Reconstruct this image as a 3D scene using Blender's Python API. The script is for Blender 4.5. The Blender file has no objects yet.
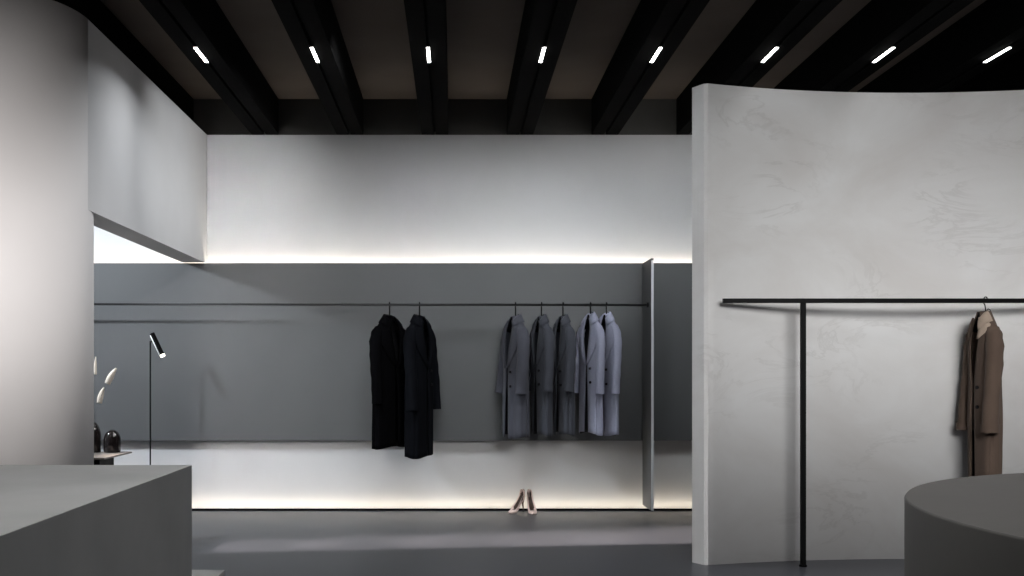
import bpy, bmesh, math, random
from math import sin, cos, pi, radians
from mathutils import Vector, Matrix

random.seed(7)
scn = bpy.context.scene
col = scn.collection

# ------------------------------------------------------------------ camera
F = 980.0
VX, VY = 454.0, 375.0
EYE = 1.2
cam_d = bpy.data.cameras.new('camera')
cam = bpy.data.objects.new('camera', cam_d)
col.objects.link(cam)
cam.location = (0, 0, EYE)
cam.rotation_euler = (pi / 2, 0, 0)
cam_d.sensor_width = 36
cam_d.lens = 36 * F / 1024
cam_d.shift_x = (512 - VX) / 1024
cam_d.shift_y = -(288 - VY) / 1024
cam_d.clip_end = 60
scn.camera = cam
scn.view_settings.view_transform = 'Standard'
scn.view_settings.look = 'None'
scn.view_settings.exposure = 0
scn.cycles.use_denoising = True
scn.cycles.max_bounces = 8
scn.cycles.sample_clamp_indirect = 4

# ------------------------------------------------------------------ helpers
def tag(o, label=None, cat=None, group=None, kind=None):
    if label: o['label'] = label
    if cat: o['category'] = cat
    if group: o['group'] = group
    if kind: o['kind'] = kind
    return o

def empty(name, loc=(0, 0, 0), rz=0.0, label=None, cat=None, group=None):
    o = bpy.data.objects.new(name, None)
    o.empty_display_size = .1
    col.objects.link(o)
    o.location = loc
    o.rotation_euler = (0, 0, rz)
    return tag(o, label, cat, group)

class MB:
    """collects shapes and links them as one mesh object"""
    def __init__(s):
        s.v, s.f, s.mi, s.sm = [], [], [], []
    def add(s, vs, fs, mi=0, smooth=False):
        b = len(s.v)
        s.v += [tuple(p) for p in vs]
        for f in fs:
            s.f.append([b + i for i in f]); s.mi.append(mi); s.sm.append(smooth)
        return s
    def box(s, x0, x1, y0, y1, z0, z1, mi=0):
        vs = [(x0,y0,z0),(x1,y0,z0),(x1,y1,z0),(x0,y1,z0),(x0,y0,z1),(x1,y0,z1),(x1,y1,z1),(x0,y1,z1)]
        return s.add(vs, [(0,3,2,1),(4,5,6,7),(0,1,5,4),(1,2,6,5),(2,3,7,6),(3,0,4,7)], mi)
    def lathe(s, prof, n=48, c=(0, 0), mi=0, smooth=True):
        vs, fs = [], []
        for r, z in prof:
            for k in range(n):
                a = 2 * pi * k / n
                vs.append((c[0] + r * cos(a), c[1] + r * sin(a), z))
        for j in range(len(prof) - 1):
            for k in range(n):
                k2 = (k + 1) % n
                fs.append((j*n+k, j*n+k2, (j+1)*n+k2, (j+1)*n+k))
        s.add(vs, fs, mi, smooth)
        if prof[0][0] > 1e-5: s.add(vs[:n], [tuple(range(n))[::-1]], mi)
        if prof[-1][0] > 1e-5: s.add(vs[-n:], [tuple(range(n))], mi)
        return s
    def tube(s, pts, rad, n=12, mi=0, caps=True, flat=None):
        pts = [Vector(p) for p in pts]
        if not hasattr(rad, '__len__'): rad = [rad] * len(pts)
        vs, fs = [], []
        up = None
        for i, p in enumerate(pts):
            d = (pts[min(i+1, len(pts)-1)] - pts[max(i-1, 0)]).normalized()
            if up is None:
                up = Vector((1, 0, 0)) if abs(d.x) < .8 else Vector((0, 1, 0))
            a = (up - d * up.dot(d)).normalized()
            b = d.cross(a)
            up = a
            r = rad[i]
            ra, rb = r if hasattr(r, '__len__') else (r, r)
            for k in range(n):
                t = 2 * pi * k / n
                vs.append(p + a * (ra * cos(t)) + b * (rb * sin(t)))
        for i in range(len(pts) - 1):
            for k in range(n):
                k2 = (k + 1) % n
                fs.append((i*n+k, i*n+k2, (i+1)*n+k2, (i+1)*n+k))
        s.add(vs, fs, mi, True)
        if caps:
            s.add(vs[:n], [tuple(range(n))[::-1]], mi)
            s.add(vs[-n:], [tuple(range(n))], mi)
        return s
    def grid(s, rows, mi=0, smooth=True, close=False):
        n = len(rows[0]); vs = [p for r in rows for p in r]; fs = []
        for j in range(len(rows) - 1):
            for k in range(n if close else n - 1):
                k2 = (k + 1) % n
                fs.append((j*n+k, (j+1)*n+k, (j+1)*n+k2, j*n+k2))
        return s.add(vs, fs, mi, smooth)
    def build(s, name, mats, parent=None, bevel=0, fix=True):
        me = bpy.data.meshes.new(name)
        me.from_pydata(s.v, [], s.f)
        if not isinstance(mats, (list, tuple)): mats = [mats]
        for m in mats: me.materials.append(m)
        for p, mi, sm in zip(me.polygons, s.mi, s.sm):
            p.material_index = mi; p.use_smooth = sm
        bm = bmesh.new(); bm.from_mesh(me)
        bmesh.ops.remove_doubles(bm, verts=bm.verts, dist=1e-5)
        if fix: bmesh.ops.recalc_face_normals(bm, faces=bm.faces)
        bm.to_mesh(me); bm.free()
        o = bpy.data.objects.new(name, me)
        col.objects.link(o)
        if parent: o.parent = parent
        if bevel:
            m = o.modifiers.new('bevel', 'BEVEL'); m.width = bevel; m.segments = 2; m.limit_method = 'ANGLE'
        return o

def srgb(r, g, b):
    def c(x):
        x /= 255.0
        return x / 12.92 if x <= .04045 else ((x + .055) / 1.055) ** 2.4
    return (c(r), c(g), c(b), 1)

def mat(name, rgb, rough=.6, metal=0.0, noise=6.0, amp=.06, bump=0.0, bscale=60.0, spec=.5, sheen=0.0, stretch=(1, 1, 1)):
    """plain procedural surface: base colour broken up by soft noise, optional fine bump"""
    m = bpy.data.materials.new(name); m.use_nodes = True
    nt = m.node_tree; N = nt.nodes; L = nt.links
    b = N['Principled BSDF']
    b.inputs['Roughness'].default_value = rough
    b.inputs['Metallic'].default_value = metal
    b.inputs['Specular IOR Level'].default_value = spec
    if sheen: b.inputs['Sheen Weight'].default_value = sheen
    tc = N.new('ShaderNodeTexCoord'); mp = N.new('ShaderNodeMapping')
    mp.inputs['Scale'].default_value = stretch
    L.new(tc.outputs['Object'], mp.inputs['Vector'])
    nz = N.new('ShaderNodeTexNoise'); nz.inputs['Scale'].default_value = noise
    nz.inputs['Detail'].default_value = 5
    L.new(mp.outputs['Vector'], nz.inputs['Vector'])
    r = N.new('ShaderNodeValToRGB')
    r.color_ramp.elements[0].position = .3; r.color_ramp.elements[1].position = .7
    r.color_ramp.elements[0].color = tuple(c * (1 - amp) for c in rgb[:3]) + (1,)
    r.color_ramp.elements[1].color = tuple(min(1, c * (1 + amp)) for c in rgb[:3]) + (1,)
    L.new(nz.outputs['Fac'], r.inputs['Fac']); L.new(r.outputs['Color'], b.inputs['Base Color'])
    if bump:
        n2 = N.new('ShaderNodeTexNoise'); n2.inputs['Scale'].default_value = bscale; n2.inputs['Detail'].default_value = 4
        L.new(mp.outputs['Vector'], n2.inputs['Vector'])
        bp = N.new('ShaderNodeBump'); bp.inputs['Strength'].default_value = bump; bp.inputs['Distance'].default_value = .01
        L.new(n2.outputs['Fac'], bp.inputs['Height']); L.new(bp.outputs['Normal'], b.inputs['Normal'])
    return m

def emit(name, rgb, strength):
    m = bpy.data.materials.new(name); m.use_nodes = True
    nt = m.node_tree; nt.nodes.clear()
    e = nt.nodes.new('ShaderNodeEmission'); o = nt.nodes.new('ShaderNodeOutputMaterial')
    e.inputs['Color'].default_value = rgb; e.inputs['Strength'].default_value = strength
    nt.links.new(e.outputs[0], o.inputs[0])
    return m

def marble(name):
    """pale veined film: soft clouds plus thin broken diagonal veins"""
    m = bpy.data.materials.new(name); m.use_nodes = True
    nt = m.node_tree; N = nt.nodes; L = nt.links
    b = N['Principled BSDF']; b.inputs['Roughness'].default_value = .55
    tc = N.new('ShaderNodeTexCoord')
    def noise(scale, detail=5, rough=.55, rot=(0, 0, 0), sc=(1, 1, 1), dist=0):
        mp = N.new('ShaderNodeMapping'); mp.inputs['Rotation'].default_value = rot; mp.inputs['Scale'].default_value = sc
        L.new(tc.outputs['Object'], mp.inputs['Vector'])
        n = N.new('ShaderNodeTexNoise'); n.inputs['Scale'].default_value = scale; n.inputs['Detail'].default_value = detail
        n.inputs['Roughness'].default_value = rough; n.inputs['Distortion'].default_value = dist
        L.new(mp.outputs['Vector'], n.inputs['Vector']); return n
    def ramp(src, stops):
        r = N.new('ShaderNodeValToRGB')
        el = r.color_ramp.elements
        el[0].position, el[1].position = stops[0][0], stops[-1][0]
        el[0].color = (stops[0][1],)*3 + (1,); el[1].color = (stops[-1][1],)*3 + (1,)
        for p, v in stops[1:-1]:
            e = el.new(p); e.color = (v,)*3 + (1,)
        L.new(src, r.inputs['Fac']); return r
    cloud = noise(1.1, 6, .6, (0, .5, 0), (1, 1, 1.5), .6)
    r1 = N.new('ShaderNodeValToRGB')
    r1.color_ramp.elements[0].position = .32; r1.color_ramp.elements[1].position = .68
    r1.color_ramp.elements[0].color = (.53, .515, .505, 1); r1.color_ramp.elements[1].color = (.62, .62, .62, 1)
    L.new(cloud.outputs['Fac'], r1.inputs['Fac'])
    vein = noise(1.3, 7, .62, (0, .6, 0), (1, 1, 2.4), 1.2)
    rv = ramp(vein.outputs['Fac'], [(.475, 0), (.497, 1), (.503, 1), (.525, 0)])
    msk = noise(1.7, 2, .5)
    rm = ramp(msk.outputs['Fac'], [(.50, 0), (.66, 1)])
    mul = N.new('ShaderNodeMath'); mul.operation = 'MULTIPLY'
    L.new(rv.outputs['Color'], mul.inputs[0]); L.new(rm.outputs['Color'], mul.inputs[1])
    mul2 = N.new('ShaderNodeMath'); mul2.operation = 'MULTIPLY'; mul2.inputs[1].default_value = .22
    L.new(mul.outputs[0], mul2.inputs[0])
    mx = N.new('ShaderNodeMix'); mx.data_type = 'RGBA'
    L.new(mul2.outputs[0], mx.inputs['Factor']); L.new(r1.outputs['Color'], mx.inputs['A'])
    mx.inputs['B'].default_value = (.30, .285, .275, 1)
    L.new(mx.outputs['Result'], b.inputs['Base Color'])
    return m

# ------------------------------------------------------------------ materials
M = dict(
    white=mat('white_plaster', (.60, .60, .605, 1), .85, noise=2.0, amp=.03, bump=.03, bscale=40),
    col=mat('column_plaster', (.60, .585, .58, 1), .85, noise=1.5, amp=.03, bump=.03, bscale=40),
    panel=mat('grey_wall_panel', (.094, .097, .100, 1), .62, noise=1.6, amp=.05, spec=.35),
    fin=mat('grey_fin', (.085, .088, .09, 1), .5, noise=3, amp=.05),
    finedge=mat('lit_fin_edge', (.55, .57, .58, 1), .5, noise=5, amp=.04),  # pale colour stands in for light on the fin's front edge
    floor=mat('polished_grey_floor', (.046, .048, .057, 1), .36, noise=1.3, amp=.08, bump=.012, bscale=12),
    ceil=mat('dark_ceiling', (.115, .096, .082, 1), .9, noise=2, amp=.1, spec=.2),
    beam=mat('black_beam', (.0028, .0028, .0028, 1), .9, noise=3, amp=.2, spec=.04),
    fascia=mat('charcoal_fascia', (.075, .073, .068, 1), .85, noise=2, amp=.15, spec=.2),
    black=mat('black_metal', (.0022, .0022, .0025, 1), .5, noise=20, amp=.2, spec=.08),
    rail=mat('dark_rail_metal', (.02, .02, .021, 1), .45, metal=.3, noise=20, amp=.2),
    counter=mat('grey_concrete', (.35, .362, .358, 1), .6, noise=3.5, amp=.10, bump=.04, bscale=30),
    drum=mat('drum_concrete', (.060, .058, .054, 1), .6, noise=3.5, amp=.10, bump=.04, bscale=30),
    plinth=mat('light_concrete', (.30, .30, .29, 1), .7, noise=5, amp=.08),
    table=mat('taupe_table_top', (.20, .175, .155, 1), .45, noise=8, amp=.08),
    gloss=mat('black_glaze', (.012, .009, .009, 1), .08, noise=8, amp=.2, spec=.6),
    petal=mat('cream_petal', (.78, .70, .60, 1), .5, noise=30, amp=.06),
    stem=mat('grey_stem', (.07, .078, .078, 1), .6, noise=30, amp=.1),
    nude=mat('nude_leather', (.62, .48, .43, 1), .35, noise=20, amp=.05),
    shoein=mat('brown_lining', (.05, .028, .018, 1), .5, noise=20, amp=.1),
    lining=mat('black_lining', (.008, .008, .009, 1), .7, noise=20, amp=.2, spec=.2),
    lamp=mat('lamp_black', (.002, .002, .002, 1), .7, noise=20, amp=.2, spec=.05),
    rim_highlight=mat('painted_rim_highlight', (.85, .85, .84, 1), .6, metal=0, noise=10, amp=.05),  # pale colour stands in for the highlight on the lamp tube
    button=mat('dark_button', (.005, .005, .006, 1), .6, noise=40, amp=.2, spec=.1),
    marble=marble('pale_veined_film'),
)
def cloth(name, rgb, sheen=.06, spec=.1):
    return mat(name, rgb, .92, noise=9, amp=.12, bump=.12, bscale=220, spec=spec, sheen=sheen, stretch=(1, 1, .35))
M['c_black'] = cloth('black_wool', (.0022, .0022, .0026, 1), .0, .015)
M['c_ink'] = cloth('ink_wool', (.0045, .005, .0065, 1), .0, .03)
M['c_slate'] = cloth('slate_wool', (.055, .057, .070, 1))
M['c_slate2'] = cloth('slate_wool_dark', (.042, .045, .055, 1))
M['c_lilac'] = cloth('lilac_grey_wool', (.23, .24, .31, 1))
M['c_brown'] = cloth('brown_wool', (.085, .060, .047, 1))
M['c_tan'] = cloth('pale_brown_wool', (.33, .26, .21, 1))
M['led'] = emit('warm_led', (1, .86, .66, 1), 9)
M['bar'] = emit('cool_white_lens', (1, .98, .95, 1), 14)
M['lampface'] = emit('lamp_face', (1, .95, .88, 1), 3)

# ------------------------------------------------------------------ the setting
YW = 8.776            # back wall plane
YP = 8.686            # front of the grey panel
ZB, ZC = 3.35, 3.67   # beam underside, ceiling
XB = -2.212           # bulkhead face
XL, XR = -5.2, 7.0

def struct(o, label, cat):
    return tag(o, label, cat, kind='structure')

struct(MB().box(XL, XR, -3.2, YW + .2, -.1, 0).build('floor', M['floor']), 'polished dark grey floor with soft sheen', 'floor')
struct(MB().box(XL, XR, -3.2, YW + .2, ZC, ZC + .1).build('ceiling', M['ceil']), 'dark brown ceiling above the black beams', 'ceiling')
struct(MB().box(XL, XR, YW, YW + .2, 0, ZB).build('wall_back', M['white']), 'white wall behind the clothes rail, lit from hidden strips', 'wall')
struct(MB().box(XL, XR, YW - .002, YW + .2, ZB, ZC).build('trim_1', M['fascia']), 'charcoal fascia between beam ends above white wall', 'trim')
struct(MB().box(XL - .1, XL, 5.95, YW, 0, ZC).build('wall_left', M['white']), 'white side wall past the round column', 'wall')

# bulkhead hanging above the passage on the left, and the column it runs into
RC = .55; CY = 6.02 - .178 * RC; CX = XB - RC
struct(MB().box(XB - .197, XB, CY, YW, 2.198, ZB).build('wall_bulkhead', M['white']), 'white bulkhead wall hanging above the side passage', 'wall')
struct(MB().lathe([(RC, 0), (RC, ZB)], 96, (CX, CY)).build('column', M['col']), 'broad round white column behind the grey counter', 'column')
struct(MB().box(XL, CX - .3, CY - .05, CY + .05, 0, ZB).build('wall_light_block', M['white']), 'unseen white wall added at the round column to block light', 'wall')  # unseen, put in to block passage light beside the column

# beams
BX0, BSP, BW = -.170, .760, .237
for i in range(-2, 13):
    x = BX0 + (i - 3) * BSP
    if x - BW / 2 < XL or x + BW / 2 > XR: continue
    m = MB()
    g = .011
    # a beam with a narrow light slot along its underside
    prof = [(-BW/2, ZC), (-BW/2, ZB), (-g, ZB), (-g, ZB + .03), (g, ZB + .03), (g, ZB), (BW/2, ZB), (BW/2, ZC)]
    y0, y1 = -3.2, YW - .002
    n = len(prof)
    vs = [(x + a, y0, z) for a, z in prof] + [(x + a, y1, z) for a, z in prof]
    m.add(vs, [(k, k + 1, n + k + 1, n + k) for k in range(n - 1)])
    m.add(vs[:n], [(0, 1, 2, 3, 4, 5, 6, 7)])
    b = m.build('ceiling_beam', M['beam'])
    ordn = ['first', 'second', 'third', 'fourth', 'fifth', 'sixth', 'seventh', 'eighth', 'ninth', 'tenth', 'eleventh', 'twelfth', 'thirteenth']
    if i == 0: lb = 'black ceiling beam passing above the white bulkhead wall'
    elif i < 0: lb = 'black ceiling beam hidden beyond the bulkhead wall, number %s outward' % ordn[-i - 1]
    else: lb = 'black ceiling beam, %s one out from the white bulkhead wall' % ordn[i - 1]
    tag(b, lb, 'beam', 'black ceiling beams', 'structure')

# linear lights set in the beam slots
def light_area(name, loc, size, energy, rgb=(1, 1, 1), aim=None, size_y=None, spread=pi, rot=None):
    d = bpy.data.lights.new(name, 'AREA')
    d.energy = energy; d.color = rgb; d.size = size
    if size_y: d.shape = 'RECTANGLE'; d.size_y = size_y
    d.spread = spread
    o = bpy.data.objects.new(name, d); col.objects.link(o)
    o.location = loc
    if aim is not None:
        o.rotation_euler = (Vector(aim) - Vector(loc)).to_track_quat('-Z', 'Y').to_euler()
    elif rot: o.rotation_euler = rot
    return o

def spot(name, loc, aim, energy, angle, blend=.6, rgb=(1, 1, 1), rad=.04):
    d = bpy.data.lights.new(name, 'SPOT')
    d.energy = energy; d.spot_size = radians(angle); d.spot_blend = blend; d.color = rgb; d.shadow_soft_size = rad
    o = bpy.data.objects.new(name, d); col.objects.link(o); o.location = loc
    o.rotation_euler = (Vector(aim) - Vector(loc)).to_track_quat('-Z', 'Y').to_euler()
    return o

words = ['first', 'second', 'third', 'fourth', 'fifth', 'sixth', 'seventh', 'eighth']
proto = None
for k in range(8):
    i = k + 1
    x = BX0 + (i - 3) * BSP
    if proto is None:
        t = empty('linear_ceiling_light')
        MB().box(-.0115, .0115, -.155, .155, -.010, .0).build('housing', M['black'], t)
        MB().box(-.0105, .0105, -.150, .150, -.014, -.010).build('lens', M['bar'], t)
        proto = t
    else:
        t = proto.copy(); col.objects.link(t)
        for ch in proto.children:
            c = ch.copy(); col.objects.link(c); c.parent = t
    t.location = (x, 6.55, ZB)
    tag(t, 'slim lit white light bar under a black beam, %s out from the bulkhead wall' % words[k], 'ceiling light', 'light bars in the ceiling beams')
    light_area('bar_glow', (x, 6.55, ZB - .02), .03, (6, 13, 14, 7, 2, .6, .3, .3)[k], (.94, .965, 1), size_y=.34, rot=(0, 0, 0), spread=radians(150))

# ------------------------------------------------------------------ curved film wall
WC = (2.93, 2.02); WR = 4.37; WT = .115; WH = 3.04
a0 = math.atan2(6.173 - WC[1], 1.587 - WC[0]); a1 = radians(38)
m = MB(); n = 72; rows = []
def wall_section(a, ri, ro):
    return (WC[0] + ri * cos(a), WC[1] + ri * sin(a)), (WC[0] + ro * cos(a), WC[1] + ro * sin(a))
inner, outer = [], []
for k in range(n + 1):
    a = a0 + (a1 - a0) * k / n
    pi_, po_ = wall_section(a, WR, WR + WT)
    inner.append(pi_); outer.append(po_)
outer[0] = (inner[0][0] - .060, inner[0][1] + .100)
# small eased arris at the free end
def lerp(a, b, t): return (a[0] + (b[0] - a[0]) * t, a[1] + (b[1] - a[1]) * t)
loop = [lerp(inner[0], inner[1], .25)] + inner[1:] + outer[::-1]
loop.append(lerp(outer[0], inner[0], .88))
N2 = len(loop)
vs = [(x, y, 0) for x, y in loop] + [(x, y, WH) for x, y in loop]
for k in range(N2):
    k2 = (k + 1) % N2
    m.add([vs[k], vs[k2], vs[N2 + k2], vs[N2 + k]], [(0, 1, 2, 3)], 0, k < n)
m.add(vs[N2:], [tuple(range(N2))]); m.add(vs[:N2], [tuple(range(N2))[::-1]])
struct(m.build('wall_curved', M['marble']), 'curved pale veined partition wall behind the thick black rail', 'wall')

# ------------------------------------------------------------------ grey panel, fin, rail, led strips
XP0, XP1 = XL + .02, 2.6
tag(MB().box(XP0, XP1, YP, YP + .02, .618, 2.193).build('wall_panel', M['panel'], bevel=.002),
    'long dark grey panel standing off the white back wall behind the coats', 'panel')
fn = MB().box(1.67, 1.692, 8.303, YP - .001, .05, 2.19).build('divider_fin', M['fin'], bevel=.002)
et = MB().box(1.671, 1.691, 8.298, 8.3035, .05, 2.17).build('edge_highlight', M['finedge'], fn)
et['label'] = 'pale front edge, painted as if lit'
tag(fn,
    'upright grey divider fin closing the end of the thin rail', 'divider')
YR = 8.42
rail = empty('clothes_rail', (0, YR, 0), 0, 'long thin dark clothes rail running along the grey panel', 'clothes rail')
ZR = 1.806
MB().tube([(-4.6, 0, ZR + .006), (1.668, 0, ZR - .004)], .011, 16).build('rail_bar', M['rail'], rail)
MB().tube([(1.655, 0, ZR - .004), (1.6695, 0, ZR - .004)], .022, 20).build('wall_flange', M['rail'], rail)

ls_ = empty('led_strip', (0, 0, 2.14))
MB().box(XP0 + .1, 2.3, YP + .036, YP + .056, 0, .008).build('diffuser', M['led'], ls_)
MB().box(XP0 + .1, 2.3, YP + .020, YP + .060, -.006, 0).build('mount', M['black'], ls_)
tag(ls_, 'warm light strip hidden behind the top edge of the grey panel', 'light strip', 'hidden warm light strips')
tag(MB().box(XP0 + .1, 2.3, YW - .07, YW - .05, .0, .008).build('led_strip', M['led']),
    'warm light strip on the floor at the foot of the white back wall', 'light strip', 'hidden warm light strips')
struct(MB().box(XP0 + .1, 2.3, YW - .110, YW - .085, 0, .017).build('trim_2', M['black']), 'low black kerb along the foot of the back wall', 'trim')
xm, xw = (XP0 + .1 + 2.3) / 2, 2.3 - XP0 - .1
light_area('upper_strip_glow', (xm, YP + .046, 2.152), xw, 9.5, (1, .90, .78), size_y=.02, rot=(radians(180), 0, 0))
light_area('lower_strip_glow', (xm, YW - .060, .012), xw, 2.5, (1, .90, .77), size_y=.02, rot=(radians(180), 0, 0))

# ------------------------------------------------------------------ counters
m = MB()
q = [(-3.3, .95), (-.776, .95), (-.8155, 3.05), (-3.3, 3.05)]
m.add([(x, y, 0) for x, y in q] + [(x, y, .92) for x, y in q], [(0,3,2,1),(4,5,6,7),(0,1,5,4),(1,2,6,5),(2,3,7,6),(3,0,4,7)])
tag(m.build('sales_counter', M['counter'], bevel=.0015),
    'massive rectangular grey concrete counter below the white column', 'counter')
tag(MB().box(-2.6, -1.300, 4.5, 5.56, 0, .095).build('low_plinth', M['plinth'], bevel=.004),
    'low pale slab plinth on the floor past the grey counter corner', 'plinth')
cx, cy, cr = 1.942, 1.872, .983
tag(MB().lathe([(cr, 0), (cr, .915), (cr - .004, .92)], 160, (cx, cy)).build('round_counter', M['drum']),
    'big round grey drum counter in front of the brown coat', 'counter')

# ------------------------------------------------------------------ black rail stand
YS = 6.14
st = empty('rail_stand', (2.187, YS, 0), 0, 'thick black rail on slim posts standing before the curved wall', 'clothes stand')
ZS = 1.665
h = .0140
MB().box(1.685 - 2.187, 4.02 - 2.187, -h, h, ZS - h, ZS + h).build('rail_bar', M['black'], st, bevel=.002)
for px_ in (0, 1.62):
    MB().box(px_ - .015, px_ + .015, -.015, .015, .012, ZS - h).build('post', M['black'], st, bevel=.003)
    MB().lathe([(.024, 0), (.024, .010), (.020, .013)], 24, (px_, 0)).build('foot', M['black'], st)

# ------------------------------------------------------------------ coats
def interp(tab, d):
    for (d0, *v0), (d1, *v1) in zip(tab, tab[1:]):
        if d <= d1:
            t = 0 if d1 == d0 else (d - d0) / (d1 - d0)
            t = max(0, t)
            return [p + (q - p) * t for p, q in zip(v0, v1)]
    return list(tab[-1][1:])

def coat(name, label, x, y, zneck, L, rz, cloth_m, group, seed=0, lapel_m=None, w=1.0, dep=1.0, slv=.70, open_w=.10, vdepth=.42,
         flare=1.0, cuff=0.0, pockets=False, sway=(0, 0), vert_open=.05, hem_open=.12, lap=None, collar_span=(.55, 2 * pi - .55)):
    rnd = random.Random(seed)
    root = empty(name, (x, y, zneck - L), rz, label, 'coat', group)
    # d, half width, half depth, y offset
    tab = [(0, .046, .050, 0), (.03, .078, .058, 0), (.07, .130, .066, 0), (.115, .178, .074, 0), (.17, .198, .088, 0), (.26, .200, .098, 0),
           (.45, .190, .098, 0), (.62, .192, .102, 0), (L, .200 * flare, .110 * flare, 0)]
    ph = [rnd.uniform(0, 6.28) for _ in range(6)]
    def delta(d):                     # half opening angle of the front
        if d < vdepth:
            return open_w * 6 * (1 - d / vdepth) ** .8 * .55 + vert_open
        return vert_open + hem_open * (d - vdepth) / max(.01, L - vdepth)
    def S(th, d, off=0.0):            # th from the front (-y), d below the neck
        a, b, yo = interp(tab, d)
        a *= w; b *= dep
        fold = min(1, max(0, (d - .22) / .5))
        k = 1 + fold * (.055 * sin(5 * th + ph[0]) + .035 * sin(9 * th + ph[1] + 2 * d) + .02 * sin(14 * th + ph[2]))
        p = .82
        sx, cx_ = sin(th), cos(th)
        X = a * k * math.copysign(abs(sx) ** p, sx) + off * sx
        Y = -b * k * math.copysign(abs(cx_) ** p, cx_) - off * cx_ + yo
        s = (d / L) ** 1.5
        hem = .012 * sin(2 * th + ph[3]) * fold
        return (X + sway[0] * s, Y + sway[1] * s, L - d + hem)
    ds = [0, .015, .03, .05, .07, .09, .115, .14, .17, .21, .26] + [.26 + (L - .26) * k / 20 for k in range(1, 21)]
    nt = 64
    m = MB(); rows = []
    for d in ds:
        dl = delta(d)
        rows.append([S(dl + (2 * pi - 2 * dl) * k / nt, d) for k in range(nt + 1)])
    m.grid(rows)
    body = m.build('body', [cloth_m, M['lining']], root, fix=False)
    so = body.modifiers.new('thick', 'SOLIDIFY'); so.thickness = .007; so.offset = 1; so.material_offset = 1
    so.use_rim = True; so.material_offset_rim = 0
    # sleeves
    for sd in (-1, 1):
        sx = sd * w
        jig = rnd.uniform(-.012, .012)
        pts = [(sx * .150, .0, L - .110), (sx * .185, -.004, L - .150), (sx * .208, -.008, L - .22), (sx * .214, -.016, L - .33),
               (sx * .217, -.030 + jig, L - .45), (sx * .219, -.046 + jig, L - .56), (sx * .220, -.060 + jig * 2, L - slv)]
        rad = [(.045, .050), (.056, .060), (.060, .064), (.058, .062), (.054, .060), (.052, .058), (.054, .060)]
        pts = [(a_, b_ * dep, c_) for a_, b_, c_ in pts]
        # smooth the chain
        P, R = [], []
        for k in range(len(pts) - 1):
            for q in range(3):
                t = q / 3
                P.append(Vector(pts[k]).lerp(Vector(pts[k + 1]), t))
                wob = 1 + .05 * sin((k * 3 + q) * 1.9 + ph[4])
                R.append(tuple((u + (v - u) * t) * wob * dep ** .5 for u, v in zip(rad[k], rad[k + 1])))
        P.append(Vector(pts[-1])); R.append(tuple(u * dep ** .5 for u in rad[-1]))
        mm = MB(); mm.tube(P, R, 20, caps=False)
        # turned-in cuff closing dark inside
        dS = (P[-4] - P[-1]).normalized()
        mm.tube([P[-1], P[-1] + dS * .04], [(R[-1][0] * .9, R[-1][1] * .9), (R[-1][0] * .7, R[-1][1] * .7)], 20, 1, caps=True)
        n0 = 20; base = (len(P) - 1) * n0
        mm.tube([P[-1], P[-1] + Vector((0, 0, .0005))], [R[-1], (R[-1][0] * .9, R[-1][1] * .9)], 20, 0, caps=False)
        s_ = mm.build('sleeve', [cloth_m, M['lining']], root)
        if cuff:
            cm = MB(); cm.tube([P[-1] + Vector((0, 0, cuff)), P[-1] + Vector((0, 0, -.002))], [(r + .004 for r in R[-1])] and [(R[-1][0] + .005, R[-1][1] + .005)] * 2, 20, caps=False)
            cm.build('cuff', cloth_m, s_)
    # collar: standing at the back, folded over
    cm = MB(); rows = []
    for u, (dd, off) in enumerate([(.012, .004), (-.016, .006), (-.022, .010), (-.008, .016), (.028, .020), (.050, .018)]):
        row = []
        for k in range(33):
            th = collar_span[0] + (collar_span[1] - collar_span[0]) * k / 32
            e = max(0, abs(th - pi) / (pi - .55))
            z_ = dd * (1 - .35 * e * (1 if dd < 0 else 0)) + .05 * e ** 3
            p = S(th, max(0, z_), off * (1 + .2 * e))
            row.append((p[0], p[1], L - z_ if z_ < 0 else p[2]))
        rows.append(row)
    cm.grid(rows)
    c = cm.build('collar', lapel_m or cloth_m, root, fix=False)
    so = c.modifiers.new('thick', 'SOLIDIFY'); so.thickness = .004; so.offset = 0
    lp_ = [(-.022, .045 * dep, L - .004), (-.020, .040 * dep, L + .012), (0, .036 * dep, L + .020), (.020, .040 * dep, L + .012), (.022, .045 * dep, L - .004)]
    MB().tube(lp_, .0025, 6).build('hanging_loop', M['lining'], root)
    # lapels, both sides of the opening
    for sd in (-1, 1):
        lm = MB(); rows = []
        for k in range(15):
            t = k / 14
            d = .035 + ((lap or vdepth + .02) - .035) * t
            if t < .32: wd = .35 + .75 * t / .32
            elif t < .36: wd = 1.10
            else: wd = 1.10 * (1 - (t - .36) / .64) ** .9 + .02
            dl = delta(d) * .92
            row = []
            for q in range(6):
                th = dl + wd * .95 * q / 5
                p = S(th if sd > 0 else 2 * pi - th, d, (.014 + .010 * sin(pi * min(1, q / 5 + .1))) * min(1, .45 + .6 * dep))
                row.append(p)
            rows.append(row)
        lm.grid(rows)
        l_ = lm.build('lapel', (lapel_m if sd > 0 else None) or cloth_m, root, fix=False)
        if lapel_m and sd > 0: l_['label'] = 'pale beige lapel'
        so = l_.modifiers.new('thick', 'SOLIDIFY'); so.thickness = .005; so.offset = 0
    # buttons below the lapel break
    for d in (vdepth + .05, vdepth + .17):
        th = delta(d) + .28
        p = Vector(S(th, d, .012)); nrm = Vector((sin(th) * .6, -cos(th), 0)).normalized()
        bm_ = MB(); bm_.tube([p - nrm * .004, p + nrm * .004], .011, 16)
        bm_.build('button', M['button'], root)
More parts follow.
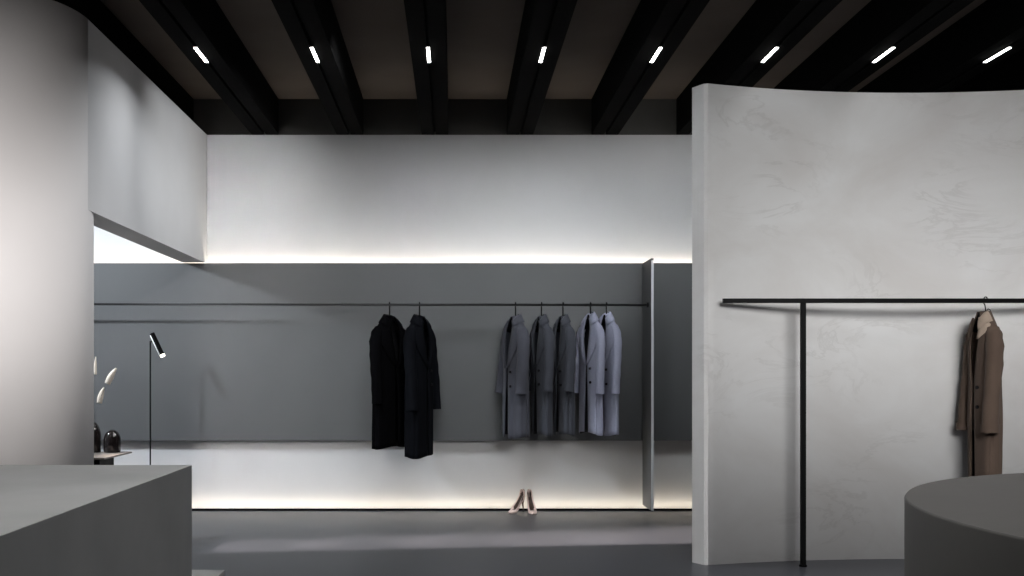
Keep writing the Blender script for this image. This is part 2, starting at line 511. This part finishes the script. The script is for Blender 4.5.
    if pockets:
        for sd in (-1, 1):
            pm = MB(); rows = []
            for dd in (0, .02, .05):
                row = []
                for q in range(7):
                    th = .95 + .55 * q / 6
                    row.append(S(th if sd > 0 else 2 * pi - th, .60 + dd, .012))
                rows.append(row)
            pm.grid(rows)
            p_ = pm.build('pocket_flap', cloth_m, root, fix=False)
            so = p_.modifiers.new('thick', 'SOLIDIFY'); so.thickness = .005; so.offset = 0
    return root

def hanger(label, x, y, zrail, zneck, rz, group, hook_r=.0195, w=1.0, wire=.0058):
    root = empty('coat_hanger', (x, y, zneck - .14), rz, label, 'hanger', group)
    b = zneck - .14
    # shoulder bar following the coat's slope, hidden inside it
    pts = []
    for k in range(-10, 11):
        u = abs(k) / 10
        hx = .122 * u
        dd = interp([(0, 0), (.046, 0), (.078, .03), (.130, .07), (.178, .115)], hx)[0]
        pts.append((math.copysign(hx * w, k), 0, .14 - .030 - dd * .95))
    MB().tube(pts, [(.008, .006)] * len(pts), 10).build('shoulder_bar', M['black'], root)
    hk = MB(); pts = [(0, 0, .125), (0, 0, zneck + .02 - b)]
    zc = zrail - b
    for k in range(0, 15):
        a = radians(-70 + k * 18)
        pts.append((0, hook_r * cos(a), zc + hook_r * sin(a)))
    hk.tube(pts, wire, 8)
    o = hk.build('hook', M['black'], root)
    o.rotation_euler = (0, 0, -rz)
    return root

def px(xp, yy): return (xp - VX) * yy / F

# two black coats
gB = 'black coats on the thin rail'; gG = 'grey coats on the thin rail'; gH = 'hangers on the thin rail'
def RZx(x): return ZR + .006 - .010 * (x + 4.6) / 6.268
RZ = ZR
black = [
    (389.5, 1.640, 1.12, 54, M['c_black'], 'jet black long coat with the shorter hem of the black pair on the thin rail', dict(seed=1, slv=.74, w=.92, dep=.72, flare=.98)),
    (419.5, 1.640, 1.20, 62, M['c_ink'], 'ink black coat with the longest hem on the thin rail, beside the jet black one', dict(seed=2, slv=.80, w=.86, dep=.74, flare=.92)),
]
for xp, zn, L, rz, cm_, lb, kw in black:
    x = px(xp, YR)
    coat('long_coat', lb, x, YR, RZ - .105, L, radians(rz), cm_, gB, vert_open=.02, hem_open=.02, **kw)
    hanger('black hanger holding the %s' % ('jet black coat' if L < 1.15 else 'ink black coat'), x, YR, RZx(x), RZ - .105, radians(rz), gH)
grey = [
    (515.5, -72, M['c_slate'], 1.03, 'slate grey coat facing the black coats, first of the grey group, wide open lapel', dict(seed=3, slv=.66, w=.95, dep=.72, open_w=.14)),
    (541.5, -73, M['c_slate2'], 1.01, 'dark slate coat, second of the grey group along the thin rail', dict(seed=4, slv=.64, w=.88, dep=.48)),
    (563.0, -73, M['c_slate2'], 1.01, 'dark slate coat hanging just before the two pale lilac coats', dict(seed=5, slv=.64, w=.88, dep=.48)),
    (590.5, -70, M['c_lilac'], 1.02, 'pale lilac grey coat touching the dark slate coats', dict(seed=6, slv=.68, w=.92, dep=.36)),
    (606.5, -70, M['c_lilac'], 1.03, 'pale lilac grey coat at the end, closest to the divider fin', dict(seed=8, slv=.68, w=.92, dep=.36)),
]
hl = ['first grey coat beside the black coats', 'second dark slate coat', 'dark slate coat next to the lilac coats', 'lilac coat touching the slate coats', 'lilac coat closest to the fin']
for (xp, rz, cm_, L, lb, kw), h_ in zip(grey, hl):
    x = px(xp, YR)
    zn = RZ - (.105 if cm_ != M['c_lilac'] else .085)
    coat('long_coat', lb, x, YR, zn, L, radians(rz), cm_, gG, **kw)
    hanger('black hanger holding the ' + h_, x, YR, RZx(x), zn, radians(rz), gH)

# brown coat on the black stand
xb = px(985.5, YS)
coat('long_coat', 'brown long coat with pale lapel on the thick black rail by the curved wall', xb - .008, YS, ZS - .07, 1.24, radians(-91), M['c_brown'], None,
     seed=11, lapel_m=M['c_tan'], slv=.745, w=.64, dep=.66, lap=.17, flare=.86, collar_span=(.35, 1.6), pockets=True, open_w=.12, cuff=.05)
hanger('thin black hanger holding the brown coat on the thick rail', xb, YS, ZS, ZS - .07, radians(-91), None, hook_r=.0240, w=.42, wire=.0036)

# ------------------------------------------------------------------ stiletto shoes
def shoe(label, loc, rz):
    root = empty('stiletto_shoe', loc, rz, label, 'shoe', 'pair of nude stilettos on the floor')
    root.scale = (.95, 1, 1.07)
    # centre line: toe at -y, heel at +y
    st_ = [(-.105, .004, .006, .006), (-.095, .005, .020, .010), (-.075, .006, .033, .014), (-.045, .010, .039, .022), (-.015, .026, .036, .026),
           (.02, .055, .030, .030), (.05, .083, .026, .038), (.075, .100, .026, .052), (.092, .106, .020, .058), (.098, .108, .008, .058)]
    up, so, ins = [], [], []
    for (y, z, hw, ht) in st_:
        rows_ = []
        openf = 0 if y < -.055 else min(1, (y + .055) / .03)
        for k in range(13):
            t = -1 + 2 * k / 12
            ang = t * pi / 2
            topx = hw * (sin(ang) if openf < 1 else math.copysign(min(1, abs(t) * 1.0 + .0), t) if False else sin(ang))
            zz = z + ht * cos(ang)
            if openf > 0:
                zz = z + ht * (abs(sin(ang)) ** .8 * .95 * openf + cos(ang) * (1 - openf)) if abs(t) > .45 else z + ht * (.12 * openf + cos(ang) * (1 - openf))
            rows_.append((topx, y, zz))
        up.append(rows_)
    m = MB(); m.grid(up)
    u = m.build('upper', [M['nude'], M['shoein']], root)
    s2 = u.modifiers.new('thick', 'SOLIDIFY'); s2.thickness = .003; s2.offset = -1
    for p in u.data.polygons:
        c = p.center
        if c.y > -.04 and abs(c.x) < .020: p.material_index = 1
    m = MB(); rows = []
    for (y, z, hw, ht) in st_:
        rows.append([(-hw * 1.0, y, z), (-hw * .9, y, z - .004), (hw * .9, y, z - .004), (hw * 1.0, y, z), (0, y, z + .002)])
    m.grid(rows, close=True)
    m.build('sole', M['nude'], root)
    # counter (the back of the shoe) rising behind the heel
    m = MB(); rows = []
    for z_, r_ in ((.10, .026), (.125, .027), (.150, .025), (.172, .021), (.182, .015)):
        rows.append([(r_ * sin(a), .070 + (z_ - .1) * .12 + r_ * 1.1 * cos(a), z_) for a in [radians(-110 + 220 * k / 16) for k in range(17)]])
    m.grid(rows)
    c = m.build('heel_counter', [M['nude'], M['shoein']], root, fix=False)
    s2 = c.modifiers.new('thick', 'SOLIDIFY'); s2.thickness = .003; s2.offset = 0; s2.material_offset = 0
    MB().tube([(0, .082, .104), (0, .086, .07), (0, .092, .03), (0, .094, 0.0)], [(.017, .014), (.009, .008), (.005, .005), (.005, .005)], 14).build('heel', M['shoein'], root)
    return root
YSH = 8.50
shoe('nude stiletto shoe on the floor, toe pointing away from its partner', (px(517, YSH), YSH + .05, 0.0), radians(-42))
shoe('nude stiletto shoe facing forward, the one closer to the divider fin', (px(531.5, YSH), YSH + .02, 0.0), radians(8))

# ------------------------------------------------------------------ reading lamp
YLm = 8.30
xl = px(150.3, YLm)
lp = empty('floor_lamp', (xl, YLm, 0), 0, 'slim black floor lamp with tilted tube head, beside the counter', 'lamp')
MB().lathe([(.11, 0), (.11, .012), (.02, .016), (.006, .02)], 40).build('base', M['black'], lp)
zt = 1.2 + (375 - 341) * YLm / F
MB().tube([(0, 0, .015), (0, 0, zt)], .0065, 12).build('pole', M['black'], lp)
k_ = YLm / F
A = Vector((2.9 * k_, -.03, 1.2 + (375 - 333.5) * k_)); B = Vector((14.2 * k_, -.05, 1.2 + (375 - 356) * k_))
dv = (B - A).normalized()
head = MB().tube([A, A + dv * .004, B - dv * .004, B], [.017, .0195, .0195, .0195], 24).build('lamp_head', M['lamp'], lp)
MB().tube([B - dv * .012, B + dv * .006], [.0205, .0205], 24).build('lens_ring', M['lampface'], head)
# rim highlight along one side of the tube, painted as a pale strip
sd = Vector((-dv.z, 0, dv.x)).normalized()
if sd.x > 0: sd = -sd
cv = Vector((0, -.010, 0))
MB().tube([A + cv + sd * .0185 + dv * .012, B + cv + sd * .0185 - dv * .01], .0055, 8).build('edge_highlight', M['rim_highlight'], head)
mid = A.lerp(B, .30)
MB().tube([(0, 0, zt - .01), mid], .006, 10).build('joint', M['black'], lp)

# ------------------------------------------------------------------ side table with vases and flowers
tb = empty('side_table', (-2.496, 6.77, 0), 0, 'taupe side table with black legs half hidden behind the column', 'table')
ZT = .65
MB().box(-.18, .18, -.28, .28, ZT - .012, ZT).build('table_top', M['table'], tb, bevel=.002)
for sx in (-1, 1):
    MB().box(sx * .071 - .028, sx * .071 + .028, -.14, .14, 0, ZT - .012).build('leg', M['black'], tb, bevel=.003)

def vase(label, xp, yy, rad, hgt, pointed):
    o = empty('dome_vase', (px(xp, yy), yy, ZT), 0, label, 'vase', 'black dome vases on the side table')
    prof = [(rad * .90, 0), (rad * .96, .006), (rad, .02), (rad, hgt * .5)]
    for k in range(1, 13):
        t = k / 12
        if pointed: r = rad * math.sqrt(max(0, 1 - (t * .97) ** 1.7))
        else: r = rad * math.sqrt(max(0, 1 - (t * .985) ** 2))
        prof.append((max(r, .006), hgt * (.5 + .5 * t)))
    MB().lathe(prof, 40).build('body', M['gloss'], o)
    return o
YV = 6.97
vase('rounded black glossy dome vase, fully visible on the side table', 112.2, YV, .059, .162, False)
vase('taller pointed black glossy vase partly hidden by the column', 93.6, YV, .052, .215, True)

def flower(label, xp, yp, ln, wd, lean, yy):
    o = empty('white_flower', (px(93.6, yy), yy, ZT + .213), 0, label, 'flower', 'white flowers rising above the vases')
    k = yy / F
    base = Vector(((xp - 93.6) * k, {108.0: -.012, 98.8: .012, 95.6: 0}[xp], 1.2 + (375 - yp) * k - (ZT + .213)))     # bottom of the petal cup
    dr = Vector((sin(lean), 0, cos(lean)))
    dxy = {108.0: .0045, 98.8: 0.0, 95.6: -.0045}[xp]
    MB().tube([(dxy, 0, .003), (dxy + base.x * .25, base.y * .5, base.z * .5), base + dr * .004], .0009, 8).build('stem', M['stem'], o)
    P, R = [], []
    for q in range(13):
        t = q / 12
        P.append(base + dr * ln * t + Vector((wd * .5 * t * t, 0, 0)))
        r = wd * .5 * (.86 + .4 * t) if t < .35 else wd * .5 * (1.0 - ((t - .35) / .65) ** 1.8 * .72)
        R.append((r, r * .75))
    MB().tube(P, R, 16).build('bloom', M['petal'], o)
    return o
flower('white folded bloom leaning out furthest from the column', 108.0, 383.8, .118, .046, radians(20), YV)
flower('white folded bloom hanging lowest, just above the vases', 98.8, 403.3, .113, .042, radians(6), YV)
flower('thin white bloom topmost, cut by the column edge', 95.6, 374.6, .128, .022, radians(-4), YV)

# ------------------------------------------------------------------ lights
# lamp in the side passage: throws the bulkhead's slanting shadow on the grey panel
light_area('passage_lamp', (-4.3, 6.32, 2.9), 0.13, 120, (.86, .93, 1), aim=(-.5, 8.0, .9))
# unseen rows of ceiling lights nearer the viewer, added for front light
for yy, e, sp_ in ((4.3, 4, 110), (2.0, 3.2, 80)):
    for k in range(7):
        x = BX0 + (k - 2) * BSP
        light_area('bar_glow', (x, yy, ZB - .02), .03, e if k else 1.8, (1, .97, .96), size_y=.34, rot=(0, 0, 0), spread=radians(sp_))
# added fill lights brightening the upper part of the white back wall
for k in range(6):
    light_area('wall_fill', (BX0 + (k - 1.5) * BSP, 7.0, ZB - .02), .05, (1.7, 2.4, 3.0, 3.3, 3.4, 3.4)[k], (1, .985, .98) if k < 1 else (.93, .96, 1), aim=(BX0 + (k - 1.7) * BSP, YW, 1.85), size_y=.3, spread=radians(85))
light_area('bulkhead_fill', (-.3, 6.2, 3.3), .15, 7, (.97, .985, 1), aim=(-2.2, 8.3, 2.6), spread=radians(58))  # added fill light for the bulkhead face
# added fill lights brightening the curved wall and the column
light_area('curved_wall_fill', (2.6, 1.0, 3.2), 2.4, 62, (1, .995, .99), aim=(3.1, 6.3, 1.55), size_y=1.5, spread=radians(70))
light_area('column_fill', (-2.15, .7, 3.0), .6, 19, (1, .96, .945), aim=(-2.75, 5.6, 1.55), spread=radians(44))
light_area('column_side_fill', (.2, 4.6, 3.3), .3, 2.2, (1, .97, .96), aim=(-2.25, 5.95, 1.3), spread=radians(48))
# added unseen spots: slanting strip of light across the floor, cut off by the column
for xx, yy, e in ((-1.35, 6.88, 1800), (-.6, 7.0, 2600), (.3, 7.12, 4200), (1.2, 7.22, 6000), (2.1, 7.3, 8500)):
    spot('floor_strip_spot', (-4.3, 6.30, 2.6), (xx, yy, 0), e, 11, .9, (1, .87, .79), .02)

w = bpy.data.worlds.new('world'); scn.world = w; w.use_nodes = True
w.node_tree.nodes['Background'].inputs['Color'].default_value = (.9, .95, 1, 1)
w.node_tree.nodes['Background'].inputs['Strength'].default_value = .02
